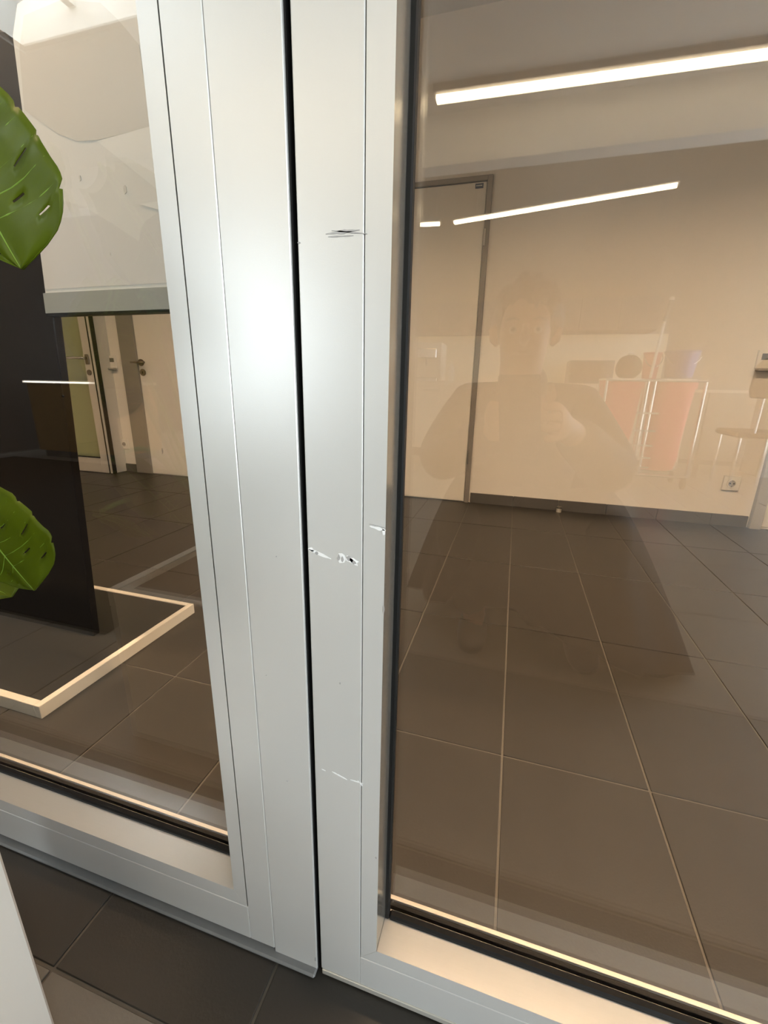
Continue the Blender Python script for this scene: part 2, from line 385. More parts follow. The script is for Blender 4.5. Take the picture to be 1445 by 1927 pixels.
# scratches and scuffs on the stiles, slivers of bare and chipped coating
def chips(name, m, polys, root, y=PY):
    bm = B()
    for p in polys: prism(bm, p, y-.00035, y+.0003, 'y')
    return finish(name, bm, m, root)
def streak(x0, z0, x1, z1, w, n=9, jit=.4):
    up, dn = [], []
    for k in range(n+1):
        t = k/n; ww = w*(.25+.75*math.sin(math.pi*min(1, max(0, t))))*(1+random.uniform(-jit, jit))
        x, z = x0+(x1-x0)*t, z0+(z1-z0)*t
        up.append((x, z+ww/2)); dn.append((x, z-ww/2))
    return up+dn[::-1]
def blob(x, z, rx, rz, n=9): return [(x+rx*math.cos(2*math.pi*k/n)*random.uniform(.65, 1.2), z+rz*math.sin(2*math.pi*k/n)*random.uniform(.65, 1.2)) for k in range(n)]
chips('scuff_mark', 'scratch_grey', [streak(-.155, .8925, -.127, .8935, .0022), streak(-.150, .8945, -.121, .8905, .0012), streak(-.153, .8905, -.132, .8900, .0010)], door)
chips('scratch', 'scratch_white', [streak(-.1785, .6265, -.155, .6195, .0026), blob(-.1755, .6265, .0030, .0024), blob(-.1445, .6215, .0045, .0052), blob(-.1335, .6205, .0065, .0028), streak(-.139, .6245, -.128, .6165, .0048)], door)
def chips2(name, m, polys, root): 
    bm = B()
    for p in polys: prism(bm, p, PY-.0006, PY+.0002, 'y')
    return finish(name, bm, m, root)
chips2('chip', 'scratch_grey', [blob(-.1697, .6235, .0022, .0016), blob(-.1470, .6222, .0016, .0034), blob(-.1432, .6205, .0014, .0030), blob(-.1370, .6228, .0020, .0026), blob(-.1316, .6195, .0020, .0018)], door)
chips('scratch', 'scratch_white', [streak(-.1165, .6570, -.1012, .6545, .0028), blob(-.103, .653, .0016, .0035)], door)
chips2('chip', 'scratch_grey', [streak(-.1168, .6590, -.1012, .6568, .0006)], door)
chips('scratch', 'scratch_white', [streak(-.171, .3595, -.166, .3585, .0012), streak(-.158, .3600, -.140, .3545, .0016), streak(-.136, .3560, -.121, .3550, .0012), streak(-.1275, .3575, -.1215, .3515, .0012)], door)
chips2('chip', 'scratch_grey', [blob(-.147, .4805, .0009, .0011), blob(-.178, .888, .0014, .0007), blob(-.1013, .575, .0006, .0035), blob(-.104, .250, .001, .001)], door)
chips2('chip', 'scratch_grey', [blob(-.214, .614, .0006, .0008), blob(-.216, .327, .0007, .0009), blob(-.188, .025, .0012, .004), blob(-.235, .47, .0005, .0005)], fix)

# ------------------------------------------------------------------ far wall: doors, sockets, switches
d1 = thing('door_2', (-.7, WY, 0), 'white room door in a slim grey steel frame beside the plain wall', 'door', kind='structure')
boxo('door_leaf', 'door_white', (-1.13, -.286, WY-.012, WY+.03, .006, 1.932), d1, bev=.002)
fb = B(); box(fb, -.283, -.252, WY-.022, WY+.01, 0, 1.962, bev=.002); box(fb, -1.165, -1.133, WY-.022, WY+.01, 0, 1.962, bev=.002); box(fb, -1.133, -.283, WY-.022, WY+.01, 1.935, 1.962, bev=.002)
finish('door_frame', fb, 'steel_grey', d1)
for z in (1.64, .32):
    h = finish('hinge', lathe(B(), (-.277, WY-.028, z), [(.007, -.045), (.007, .045)], 10), 'chrome', d1, smooth=False)
pl_ = boxo('door_plate', 'blue_plate', (-.352, -.305, WY-.0145, WY-.0118, 1.900, 1.925), d1)
for k in range(4): boxo('plate_print', 'plastic_white', (-.346+k*.009, -.340+k*.009, WY-.0152, WY-.0144, 1.911, 1.916), pl_)

d2 = thing('door_3', (-2.6, WY, 0), 'white room door with a dark lever handle and a broad grey frame', 'door', kind='structure')
boxo('door_leaf', 'door_white', (-2.990, -2.15, WY-.006, WY+.03, .006, 1.932), d2, bev=.002)
fb = B(); box(fb, -3.150, -2.992, WY-.02, WY+.01, 0, 2.02, bev=.002); box(fb, -2.148, -2.06, WY-.02, WY+.01, 0, 2.02, bev=.002); box(fb, -2.992, -2.148, WY-.02, WY+.01, 1.935, 2.02, bev=.002)
finish('door_frame', fb, 'steel_grey', d2)
h = finish('door_handle', lathe(B(), (-2.955, WY-.010, .921), [(.027, -.008), (.027, 0), (.020, .003)], 18, 'y'), 'handle', d2)
finish('lever', tube(B(), [(-2.955, WY-.018, .921), (-2.955, WY-.06, .921), (-2.94, WY-.065, .921), (-2.875, WY-.065, .922)], .0095, 10), 'handle', h, smooth=True)
finish('lever', tube(B(), [(-2.945, WY-.060, .921), (-3.010, WY-.062, .922)], .0085, 10), 'handle', h, smooth=True)
e = finish('escutcheon', lathe(B(), (-2.950, WY-.010, .845), [(.027, -.007), (.027, 0), (.020, .003)], 18, 'y'), 'handle', d2)
boxo('keyhole', 'dark_gap', (-2.954, -2.946, WY-.0195, WY-.0165, .835, .853), e)
finish('scuff', prism(B(), blob(-2.86, .205, .008, .028), WY-.0066, WY-.0058, 'y'), 'steel_light', d2)

d3 = thing('door_4', (1.85, WY, 0), 'white door at the right edge in a pale grey frame', 'door', kind='structure')
boxo('door_leaf', 'door_white', (1.475, 2.36, WY-.006, WY+.03, .012, 1.94), d3, bev=.002)
fb = B(); box(fb, 1.412, 1.470, WY-.03, WY+.01, 0, 2.0, bev=.002); box(fb, 2.365, 2.43, WY-.03, WY+.01, 0, 2.0, bev=.002); box(fb, 1.470, 2.365, WY-.03, WY+.01, 1.945, 2.0, bev=.002)
finish('door_frame', fb, 'steel_light', d3)

def socket(x, z, label, s=.044):
    t = thing('power_socket', (x, WY, z-s), label, 'socket')
    boxo('cover_plate', 'plastic_white', (x-s, x+s, WY-.012, WY, z-s, z+s), t, bev=.003)
    r = finish('socket_ring', lathe(B(), (x, WY-.012, z), [(.026, -.004), (.026, .0), (.022, .0)], 20, 'y'), 'plastic_white', t)
    finish('socket_well', lathe(B(), (x, WY-.0165, z), [(.019, 0), (.019, .002)], 20, 'y'), 'steel_light', t)
    for dx in (-.0095, .0095): finish('pin_hole', lathe(B(), (x+dx, WY-.0172, z), [(.0042, 0), (.0042, .001)], 10, 'y'), 'dark_gap', t)
    for dz in (-.017, .017): boxo('earth_clip', 'chrome', (x-.003, x+.003, WY-.019, WY-.0165, z+dz-.002, z+dz+.002), t)
socket(1.276, .262, 'white power socket low on the wall near the right door frame')
socket(-3.255, .243, 'white power socket low on the wall beside the glass door')
def switch(x, z, label):
    t = thing('wall_sensor', (x, WY, z-.05), label, 'switch')
    boxo('cover_plate', 'plastic_white', (x-.047, x+.047, WY-.014, WY, z-.05, z+.05), t, bev=.004)
    boxo('display', 'plastic_dark', (x-.028, x+.030, WY-.0155, WY-.0135, z-.002, z+.030), t)
    boxo('lower_lip', 'steel_light', (x-.045, x+.045, WY-.045, WY-.010, z-.062, z-.047), t, bev=.004)
switch(1.295, .958, 'white wall sensor with dark display near the right door frame')
switch(-3.262, .925, 'white wall sensor with dark display beside the glass door')

# door stop on the floor in front of the skirting
ds = thing('door_stop', (.343, 2.955, 0), 'small steel door stop on the floor against the dark skirting', 'door stop')
finish('post', lathe(B(), (.343, 2.955, 0), [(.016, 0), (.016, .024)], 14), 'spacer', ds)
finish('rubber_ring', lathe(B(), (.343, 2.955, .0245), [(.017, 0), (.018, .004), (.018, .009), (.014, .012)], 14), 'plastic_dark', ds)

# glass door standing by the left end of the wall
gd = thing('door_5', (-3.75, 2.88, 0), 'aluminium glass door with a long lever behind the black display column', 'door', kind='structure')
gy0, gy1 = 2.85, 2.90
boxo('stile', 'alu', (-3.390, -3.310, gy0, gy1, .004, 2.05), gd, bev=.002)
boxo('stile', 'alu', (-4.305, -4.225, gy0, gy1, .004, 2.05), gd, bev=.002)
boxo('bottom_rail', 'alu', (-4.225, -3.390, gy0, gy1, .004, .130), gd, bev=.002)
boxo('top_rail', 'alu', (-4.225, -3.390, gy0, gy1, 1.97, 2.05), gd, bev=.002)
boxo('glass_pane', 'pane_tint', (-4.225, -3.390, 2.872, 2.878, .13, 1.97), gd)
boxo('gasket', 'rubber', (-4.225, -3.390, gy0-.002, gy0+.004, .130, .139), gd)
boxo('edge_seal', 'rubber', (-3.310, -3.301, gy0-.004, gy1, .004, 2.05), gd)
boxo('jamb', 'alu', (-3.301, -3.275, gy0, gy1+.1, .004, 2.08), gd)
boxo('edge_seal', 'rubber', (-3.275, -3.264, gy0-.002, gy0+.03, .004, 2.08), gd)
e = boxo('door_handle', 'handle', (-3.370, -3.333, gy0-.012, gy0, .90, .975), gd, bev=.005)
finish('lever', tube(B(), [(-3.352, gy0-.010, .945), (-3.352, gy0-.052, .945), (-3.370, gy0-.056, .945), (-3.595, gy0-.056, .945)], .010, 10), 'chrome', e, smooth=True)
finish('escutcheon', lathe(B(), (-3.352, gy0-.008, .835), [(.022, 0), (.022, .008)], 16, 'y'), 'handle', gd)

# ------------------------------------------------------------------ black display column with white panel
ST = (-1.30, .86, 0)
st = thing('display_stand', ST, 'tall black display column with a white side panel on a white-edged black plinth', 'display stand')
bx0, bx1, by0, by1, bz = -1.75, -1.010, .583, 1.112, .035
boxo('plinth', 'black_plate', (bx0+.02, bx1-.018, by0+.018, by1-.018, .0, bz-.003), st)
boxo('edge_strip', 'edge_white', (bx1-.018, bx1, by0, by1, 0, bz), st, bev=.001)
boxo('edge_strip', 'edge_white', (bx0, bx0+.018, by0, by1, 0, bz), st, bev=.001)
boxo('edge_strip', 'edge_white', (bx0+.018, bx1-.018, by0, by0+.018, 0, bz), st, bev=.001)
boxo('edge_strip', 'edge_white', (bx0+.018, bx1-.018, by1-.018, by1, 0, bz), st, bev=.001)
def edge_x(z): return -1.160 + .078*z
ztop = 1.47
col = [(-1.72, .032), (edge_x(.032), .032), (edge_x(ztop-.05), ztop-.05), (edge_x(ztop)-.035, ztop-.008), (edge_x(ztop)-.12, ztop), (-1.72, ztop)]
finish('column', prism(B(), col, .852, .874, 'y', bev=.002), 'black_gloss', st)
px1 = -.46
PYF = .838
pan = [(edge_x(.972)+.004, .972), (px1, .972), (px1, ztop-.02), (px1-.06, ztop+.03), (edge_x(ztop)+.10, ztop+.03), (edge_x(ztop)+.03, ztop+.015), (edge_x(ztop)+.004, ztop-.03)]
panel = finish('side_panel', prism(B(), pan, PYF, .850, 'y'), 'panel_white', st)
rail = prism(B(), [(edge_x(.93)+.004, .928), (px1, .928), (px1, .971), (edge_x(.97)+.004, .971)], PYF-.006, .856, 'y')
finish('panel_rail', rail, 'rail_grey', st)
boxo('rail_dark_strip', 'rubber', (edge_x(.93)+.004, px1, PYF-.004, .856, .9225, .928), st)  # dark strip along the rail's underside
def decal(name, m, pts, y0): return finish(name, prism(B(), pts, y0, PYF+.0002, 'y'), m, st)  # light and sheen patches put into the panel's colour, plus small scuffs
decal('painted_sheen', 'sheen_scuff_grey', [(-1.030, 1.4158), (-1.003, 1.465), (-.9006, 1.4722), (-.813, 1.4524), (-.7747, 1.4196), (-.7365, 1.3786), (-.7300, 1.2537), (-.8012, 1.2483), (-.8654, 1.2458), (-.9179, 1.2498), (-.9639, 1.2677), (-1.0021, 1.2904), (-1.045, 1.3185)], PYF-.0006)
decal('painted_sheen', 'sheen_light', [(-.8656, 1.2440), (-.7300, 1.2535), (-.7300, 1.1476)], PYF-.0006)
decal('painted_sheen', 'sheen_mid', [(-1.0324, 1.1594), (-1.0024, 1.1534), (-.9647, 1.1464), (-.9232, 1.1332), (-.8581, 1.0989), (-.7922, 1.0601), (-.7826, 1.0839), (-.768, 1.0972), (-.7300, 1.1108), (-.7300, .980), (-.9723, .980), (-1.0774, .980), (-1.069, 1.0506)], PYF-.0006)
decal('painted_sheen', 'sheen_light', [(-.7779, 1.1264), (-.7300, 1.1290), (-.7300, 1.1125)], PYF-.0010)
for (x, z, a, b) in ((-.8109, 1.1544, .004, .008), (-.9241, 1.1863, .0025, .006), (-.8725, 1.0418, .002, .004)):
    decal('scuff', 'sheen_scuff_grey', blob(x, z, a, b), PYF-.0012)

# ------------------------------------------------------------------ linear lamps
def lamp(name, a, b, z, label, room=False, wbody=.11, group=None, hang=2.445):
    a, b = Vector(a), Vector(b); mid = (a+b)/2
    t = thing(name, (mid.x, mid.y, hang), label, 'lamp', group)
    d = (b-a).normalized(); n = Vector((-d.y, d.x))
    def slab(nm, w, z0, z1, m, ext=0.0):
        bm = B(); pts = [a-d*ext+n*w/2, b+d*ext+n*w/2, b+d*ext-n*w/2, a-d*ext-n*w/2]
        return finish(nm, prism(bm, [(p.x, p.y) for p in pts], z0, z1, 'z'), m, t)
    slab('housing', wbody, z+.006, z+.045, 'lamp_body', .015)
    slab('diffuser', .048 if not room else .07, z-.004 if room else z-.014, z+.006, 'lamp_room' if room else 'lamp_lobby')
    if room:
        for sg in (-1, 1):
            q = n*sg*.040; pts = [a+q+n*.003, b+q+n*.003, b+q-n*.003, a+q-n*.003]
            finish('added_baffle', prism(B(), [(p.x, p.y) for p in pts], z-.033, z+.006, 'z'), 'lamp_body', t)  # baffles added to keep lamp light off the upper wall
    for f in (.12, .88) if hang > 2.5 else ():
        p = a+(b-a)*f; finish('suspension_wire', tube(B(), [(p.x, p.y, z+.045), (p.x, p.y, hang)], .0015, 6), 'chrome', t)
lamp('linear_lamp', (-.62, -2.25), (1.75, -2.33), 2.40, 'long warm linear lamp mirrored across the top of the right pane', group='linear ceiling lamps')
lamp('linear_lamp', (-2.55, -2.22), (-.90, -2.22), 2.40, 'linear lamp mirrored as a warm streak on the silver stiles', group='linear ceiling lamps')
lamp('linear_lamp', (-.784, -4.25), (1.09, -3.82), 2.40, 'slanting warm linear lamp mirrored over the white door corner', hang=3.2, group='linear ceiling lamps')
lamp('linear_lamp', (-1.25, -4.22), (-.936, -4.25), 2.40, 'short warm lamp mirrored on the white door by the black gasket', hang=3.2, group='linear ceiling lamps')
lamp('linear_lamp', (-2.95, -4.1), (-2.1, -3.95), 2.40, 'linear lamp over the kitchenette mirrored faintly on the silver post', hang=3.2, group='linear ceiling lamps')
lamp('room_lamp', (-3.1, .62), (-1.30, .62), 2.62, 'linear room lamp above the display column', True, hang=2.75, group='room ceiling lamps')
lamp('room_lamp', (-.35, 1.0), (2.2, 1.0), 2.62, 'linear room lamp above the right pane', True, hang=2.75, group='room ceiling lamps')

# ------------------------------------------------------------------ plant
boxc = (-.60, .03, 0)
pt = thing('plant_pot', boxc, 'tall white square planter in the lower left corner', 'planter')
x0, x1, y0, y1, zt = -.765, -.447, -.14, .197, .37
pb = B(); box(pb, x0, x1, y0, y1, 0, .33, bev=.003)
box(pb, x0, x0+.02, y0, y1, .33, zt, bev=.002); box(pb, x1-.02, x1, y0, y1, .33, zt, bev=.002); box(pb, x0+.02, x1-.02, y0, y0+.02, .33, zt, bev=.002); box(pb, x0+.02, x1-.02, y1-.02, y1, .33, zt, bev=.002)
finish('pot_body', pb, 'planter_white', pt)
sb = B(); box(sb, x0+.02, x1-.02, y0+.02, y1-.02, .331, .355, bev=.004); finish('soil', sb, 'soil', pt)
ROOT = (-.60, .03, .355)
plant = thing('monstera_plant', ROOT, 'green monstera plant with slit leaves reaching in from the left edge', 'plant')
WT = [(0, 0), (.002, .035), (.005, .053), (.010, .066), (.020, .0775), (.033, .0845), (.060, .0845), (.100, .078), (.150, .062), (.185, .040), (.205, .012)]
def wid(u):
    for (a, p), (b, q) in zip(WT, WT[1:]):
        if a <= u <= b: return p+(q-p)*(u-a)/(b-a)
    return .01
def leaf(tip, updir, nrm, sc, left=.9, bend=.18, seed=1):
    rnd = random.Random(seed)
    tip = Vector(tip); v = Vector(updir).normalized(); n = Vector(nrm); n = (n - v*n.dot(v)).normalized(); s = v.cross(n)
    if s.x < 0: s = -s
    us = sorted([0, .001, .0025, .005, .008, .012, .017, .0245, .027, .032, .038, .044, .050, .0525, .058, .066, .0735, .076, .082, .09, .099, .106, .109, .117, .127, .137, .147, .157, .167, .177, .187, .196, .205])
    NS = 12
    notch = {8: .95, 17: .975, 22: .965}
    slit = {(7, 7), (7, 8), (12, 4), (12, 5), (16, 7), (16, 8), (16, 9), (21, 4), (21, 5)}
    wl = lambda u: min(.074-.3*max(0, u-.12), u*.80)
    bm = B(); G = {}
    for side in (1, -1):
        for i, u in enumerate(us):
            for k in range(NS+1):
                f = k/NS; w = wid(u)*notch.get(i, 1.0) if side > 0 else wl(u)
                uu = u + .05*f*(f-1)*min(1, u/.14)           # side veins sweep toward the tip
                depth = -.10*w*f*f + .012*math.sin(6*f+u*40)*f*.25 - bend*u*u*3 + .004*abs(math.sin(u*75))*f
                if k == 0 and side < 0: continue
                G[side, i, k] = bm.verts.new(tip + sc*(v*uu + s*side*w*f + n*(depth)))
    get = lambda sd, i, k: G[1, i, 0] if k == 0 else G[sd, i, k]
    for side in (1, -1):
        for i in range(len(us)-1):
            for k in range(NS):
                if (i, k) in slit: continue
                q = [get(side, i, k), get(side, i+1, k), get(side, i+1, k+1), get(side, i, k+1)]
                q2 = list(dict.fromkeys(q))
                if len(q2) > 2: bm.faces.new(q2 if side > 0 else q2[::-1])
    bmesh.ops.remove_doubles(bm, verts=bm.verts, dist=1e-6)
    o = finish('leaf', bm, 'leaf', plant, smooth=True)
    md = o.modifiers.new('thick', 'SOLIDIFY'); md.thickness = .0007; md.offset = 0
    def onleaf(u, f, side, dn):
        w = wid(u) if side > 0 else wl(u); uu = u + .05*f*(f-1)*min(1, u/.14)
        return tip + sc*(v*uu + s*side*w*f + n*(-.10*w*f*f + .012*math.sin(6*f+u*40)*f*.25 - bend*u*u*3 + .004*abs(math.sin(u*75))*f + dn))
    vb = B(); tube(vb, [onleaf(u, 0, 1, 0) for u in us[::2]], [.0006*sc+.0022*sc*u/.2 for u in us[::2]], 6)
    for u in (.035, .055, .078, .102, .127, .152):
        for sd in (1, -1): tube(vb, [onleaf(u+.012-.012*f, f, sd, .0) for f in (0, .2, .4, .6, .8, .95)], [.0009*sc, .0008*sc, .0007*sc, .0006*sc, .0005*sc, .0003*sc], 5)
    finish('veins', vb, 'leaf_vein', o, smooth=True)
    base = tip + sc*(v*.2 + n*(-bend*.12))
    return base
def petiole(b, mid, r=.0045):
    b = Vector(b); p0 = Vector(ROOT)+Vector((random.uniform(-.03, .03), random.uniform(-.03, .03), .001)); m = Vector(mid)
    pts = [((1-t)**2)*p0+2*t*(1-t)*m+t*t*b for t in [k/12 for k in range(13)]]
    finish('stem', tube(B(), pts, [r*(1.3-.5*k/12) for k in range(13)], 8), 'stem', plant, smooth=True)
b = leaf((-.4085, .300, .868), (-.50, .0, .86), (.0, -1, .12), .90, seed=1); petiole(b, (-.62, .08, 1.0))
b = leaf((-.4650, .290, .5665), (-.62, .0, .60), (.0, -1, .2), .72, seed=2); petiole(b, (-.66, .1, .72))
b = leaf((-.5200, .300, .545), (-.92, -.05, .30), (.1, -.7, .6), .55, seed=3); petiole(b, (-.66, .12, .62))
b = leaf((-.80, .10, .80), (.5, -.1, .7), (-.6, -.6, .4), .9, seed=4); petiole(b, (-.66, .05, .75))
b = leaf((-.76, -.16, .74), (.6, .6, .6), (-.4, -.7, .5), .85, seed=5); petiole(b, (-.62, -.02, .7))

for q in range(9):  # extra unseen leaves, added to darken what the left pane mirrors
    tx, ty_, tz = -.62-.06*(q % 4)-.03*(q//4), -.22+.055*q, .52+.062*((q*5) % 9)
    b = leaf((tx, ty_, tz), (-.25+.12*(q % 3), -.25, .8), (.35-.15*(q % 4), 1, .25), .85+.05*(q % 3), seed=20+q); petiole(b, ((tx-.6)/2, ty_*.5, (tz+.55)/2))
# ------------------------------------------------------------------ photographer squatting behind the camera, seen mirrored
PB = (.05, -.55, 0)
person = thing('person', PB, 'squatting person in a long dark coat mirrored in the right pane, holding a phone', 'person')
HX = .005
V_ = []; E_ = []; R_ = []
def j(p, r, par=None):
    V_.append(p); R_.append(r); i = len(V_)-1
    if par is not None: E_.append((par, i))
    return i
pel = j((.04, -.72, .36), (.14, .12)); sp1 = j((.035, -.70, .50), (.13, .10), pel); che = j((.02, -.64, .66), (.15, .10), sp1)
nk = j((HX+.01, -.57, .775), .052, che); hb = j((HX, -.54, .835), (.058, .065), nk); hc = j((HX, -.515, .90), (.073, .088), hb); hd = j((HX, -.52, .96), (.074, .092), hc); ht = j((HX, -.535, 1.015), (.045, .055), hd)
HANDS = {}
fw, up, rt = FWD, UPV, RGT
PC = Vector((0, 0, CH)) - fw*.012 - up*.055          # phone centre
for sd in (-1, 1):
    sh = j((sd*.17+.02, -.62, .715), .062, che); el = j((sd*.235+.03, -.42, .565), .044, sh)
    hp = PC + rt*sd*.052 - up*.015 - fw*.035
    wr = j(tuple(hp - fw*.06 - up*.04 + rt*sd*.012), .026, el); pa = j(tuple(hp), (.036, .016), wr)
    for k in range(4):                                # fingers wrap the back edge of the phone
        q = hp + up*(.030-.020*k) + rt*sd*.010
        L = (.026, .030, .028, .022)[k]
        f1 = j(tuple(q + fw*.012), .0088, pa); f2 = j(tuple(q + fw*(.020) + rt*(-sd)*.006), .0082, f1); f3 = j(tuple(q + fw*.026*0.8 - rt*sd*L), .0074, f2)
    th = j(tuple(hp - up*.012 - rt*sd*.012), .011, pa); th2 = j(tuple(hp + up*.022 - rt*sd*.022 + fw*.004), .009, th); j(tuple(hp + up*.045 - rt*sd*.026 + fw*.008), .008, th2)
    hip = j((sd*.10+.05, -.68, .35), .085, pel)
    kx = -.125 if sd < 0 else .27; ky = -.37; kn = j((kx, ky, .43), .062, hip)
    ak = j((kx*.75+.03 if sd < 0 else .25, -.49, .09), .038, kn); to = j((kx*.7+.03 if sd < 0 else .26, -.36, .035), (.036, .024), ak)
body = skin_obj('body', V_, E_, R_, 'skin', person)
def cloth(name, m, chain, radii, extra=0.0, sub=2):
    n = len(chain); return skin_obj(name, chain, [(i, i+1) for i in range(n-1)], [r if isinstance(r, tuple) else r+extra for r in radii], m, person, sub)
vv = [(.04, -.72, .33), (.035, -.70, .50), (.02, -.64, .66), (.012, -.59, .735)]
ve = [(0, 1), (1, 2), (2, 3)]; vr = [(.18, .16), (.17, .13), (.18, .13), .085]
for sd in (-1, 1):
    i = len(vv); hp = PC + rt*sd*.052 - up*.015 - fw*.035
    vv += [(sd*.17+.02, -.62, .715), (sd*.20+.025, -.52, .64), (sd*.235+.03, -.42, .565), tuple(hp - fw*.075 - up*.05 + rt*sd*.015)]
    vr += [.088, .078, .070, .044]; ve += [(2, i), (i, i+1), (i+1, i+2), (i+2, i+3)]
skin_obj('coat', vv, ve, vr, 'coat', person)
tv = [(.04, -.72, .45), (.04, -.72, .33)]; tr_ = [(.15, .13), (.165, .145)]; te = [(0, 1)]
for sd in (-1, 1):
    kx = -.125 if sd < 0 else .27; ax = kx*.75+.03 if sd < 0 else .25; i = len(tv)
    tv += [(sd*.10+.05, -.69, .34), (sd*.06+.5*kx+.04, -.52, .40), (kx, -.37, .435), (kx*.9+.1*ax, -.41, .30), (ax, -.48, .085)]
    tr_ += [.108, .095, .080, .072, .062]; te += [(1, i)]+[(i+q, i+q+1) for q in range(4)]
    sx = kx*.7+.03 if sd < 0 else .26
    cloth('shoe', 'shoe', [(ax, -.53, .045), (ax, -.47, .052), ((ax+sx)/2, -.40, .045), (sx, -.32, .036)], [(.042, .040), (.048, .048), (.050, .042), (.042, .030)])
skin_obj('trousers', tv, te, tr_, 'denim', person, root=1)
cloth('scarf', 'coat', [(HX+.012, -.60, .74), (HX+.008, -.575, .785), (HX+.002, -.545, .835)], [.085, .078, .074])
# coat skirt spread over the floor, wavy hem, open at the front
bm = B(); rows = []; NA = 64
for r_ in range(9):
    f = r_/8; row = []
    for k in range(NA+1):
        a = -2*math.pi*k/NA
        c, n_ = math.cos(a), math.sin(a); rp_, lp, fp, bp_ = max(0, c), max(0, -c), max(0, n_), max(0, -n_)
        r0 = .19+.07*fp; r1 = (.50*rp_**2+.35*lp**2+.32*fp**2+.30*bp_**2)
        rad = r0+(r1-r0)*f**.75 + .018*f*math.sin(k*1.15) + .010*f*math.sin(k*2.7+1)
        hem = .015+.085*lp+.17*fp*(1-rp_)**.5*(1 if c > -.6 else .6)
        z = .53-(.53-hem)*f+.008*f*math.sin(k*1.9)
        row.append(bm.verts.new((.06+rad*c, -.60+rad*n_*.92+.05*rp_*f, max(.012, z))))
    rows.append(row)
for a_, b_ in zip(rows, rows[1:]):
    for k in range(NA): bm.faces.new((a_[k], a_[k+1], b_[k+1], b_[k]))
bmesh.ops.remove_doubles(bm, verts=bm.verts, dist=1e-5)
o = finish('coat_skirt', bm, 'coat', person, smooth=True); md = o.modifiers.new('thick', 'SOLIDIFY'); md.thickness = .008; md.offset = 0
# hair: tousled cap of locks
bm = B(); hc_ = Vector((HX, -.535, .945))
t = bmesh.new(); bmesh.ops.create_uvsphere(t, u_segments=24, v_segments=16, radius=1)
for v in t.verts:
    c = v.co.copy(); fr = max(0, c.y)
    k = 1+.08*math.sin(9*c.x+3*c.z)+.06*math.sin(13*c.y+5*c.x)
    v.co = hc_ + Vector((c.x*.092*k, c.y*.098*k - .022, c.z*.105*k + .022))
dele = [v for v in t.verts if v.co.y > -.475 and v.co.z < .985]
bmesh.ops.delete(t, geom=dele, context='VERTS'); merge(bm, t)
for k in range(46):
    a = random.uniform(0, 2*math.pi); el = random.uniform(.35, 1.3); p = hc_ + Vector((math.cos(a)*math.cos(el)*.085, math.sin(a)*math.cos(el)*.09-.02, math.sin(el)*.105+.015))
    d = (p-hc_).normalized()*.55+Vector((random.uniform(-.6, .6), random.uniform(-.3, .7), random.uniform(-.7, .15)))
    tube(bm, [p, p+d*.018, p+d*.034+Vector((0, 0, -.006)), p+d*.045+Vector((0, -.004, -.014))], [.010, .009, .006, .002], 6)
finish('hair', bm, 'hair', person, smooth=True)
# face
for sd in (-1, 1):
    e = finish('eye', lathe(B(), (HX+sd*.031, -.441, .925), [(.004, .007), (.008, .005), (.010, 0), (.008, -.008)], 14, 'y'), 'eye', person, smooth=True)
    finish('iris', lathe(B(), (HX+sd*.031, -.434, .925), [(.005, 0), (.004, .0012)], 12, 'y'), 'dark_gap', e)
    finish('eyebrow', tube(B(), [(HX+sd*.016, -.428, .947), (HX+sd*.032, -.427, .952), (HX+sd*.050, -.436, .946)], [.002, .0035, .0018], 6), 'hair', person)
    finish('ear', skew := tube(B(), [(HX+sd*.074, -.525, .945), (HX+sd*.085, -.535, .935), (HX+sd*.083, -.532, .91), (HX+sd*.073, -.522, .895)], [.010, .014, .012, .006], 8), 'skin', person, smooth=True)
finish('nose', tube(B(), [(HX, -.436, .938), (HX, -.425, .917), (HX, -.414, .899), (HX, -.428, .893)], [.008, .011, .015, .010], 10), 'skin', person, smooth=True)
finish('mouth', tube(B(), [(HX-.024, -.446, .868), (HX-.010, -.436, .870), (HX, -.434, .868), (HX+.010, -.436, .870), (HX+.024, -.446, .868)], [.002, .006, .0055, .006, .002], 8), 'skin', person, smooth=True)
# phone held just behind the lens
ph = thing('smartphone', tuple(PC), 'dark smartphone held upright by the squatting person', 'phone')
t = bmesh.new(); bx_ = box(B(), -.0375, .0375, -.075, .075, -.004, .004, bev=.003)
bmesh.ops.transform(bx_, matrix=Matrix(((rt.x, up.x, -fw.x, PC.x), (rt.y, up.y, -fw.y, PC.y), (rt.z, up.z, -fw.z, PC.z), (0, 0, 0, 1))), verts=bx_.verts)
finish('phone_body', bx_, 'phone', ph)

# ------------------------------------------------------------------ cleaning trolley with pink bags (mirrored), actual depth behind the camera
def my(ym): return 2*GY - ym
TYY = my(4.20)
tr = thing('cleaning_trolley', (1.03, TYY, 0), 'cleaning trolley frame carrying two pink bags, mirrored right of the person', 'trolley')
fr = B()
for x in (.70, 1.00, 1.05, 1.40):
    tube(fr, [(x, TYY-.16, .10), (x, TYY-.16, .86)], .011, 8); tube(fr, [(x, TYY+.16, .10), (x, TYY+.16, .86)], .011, 8)
for y in (TYY-.16, TYY+.16): tube(fr, [(.69, y, .86), (1.41, y, .86)], .012, 8); tube(fr, [(.69, y, .10), (1.41, y, .10)], .012, 8)
finish('trolley_frame', fr, 'chrome', tr)
for z in (.16, .24, .34, .46, .60): boxo('ladder_rung', 'chrome', (.95, 1.11, TYY+.165, TYY+.185, z, z+.014), tr)
for (x, y) in ((.71, TYY-.15), (1.39, TYY-.15), (.71, TYY+.15), (1.39, TYY+.15)):
    finish('wheel', lathe(B(), (x, y, .045), [(.035, -.014), (.045, -.010), (.045, .010), (.035, .014)], 18, 'x'), 'black_plastic', tr)
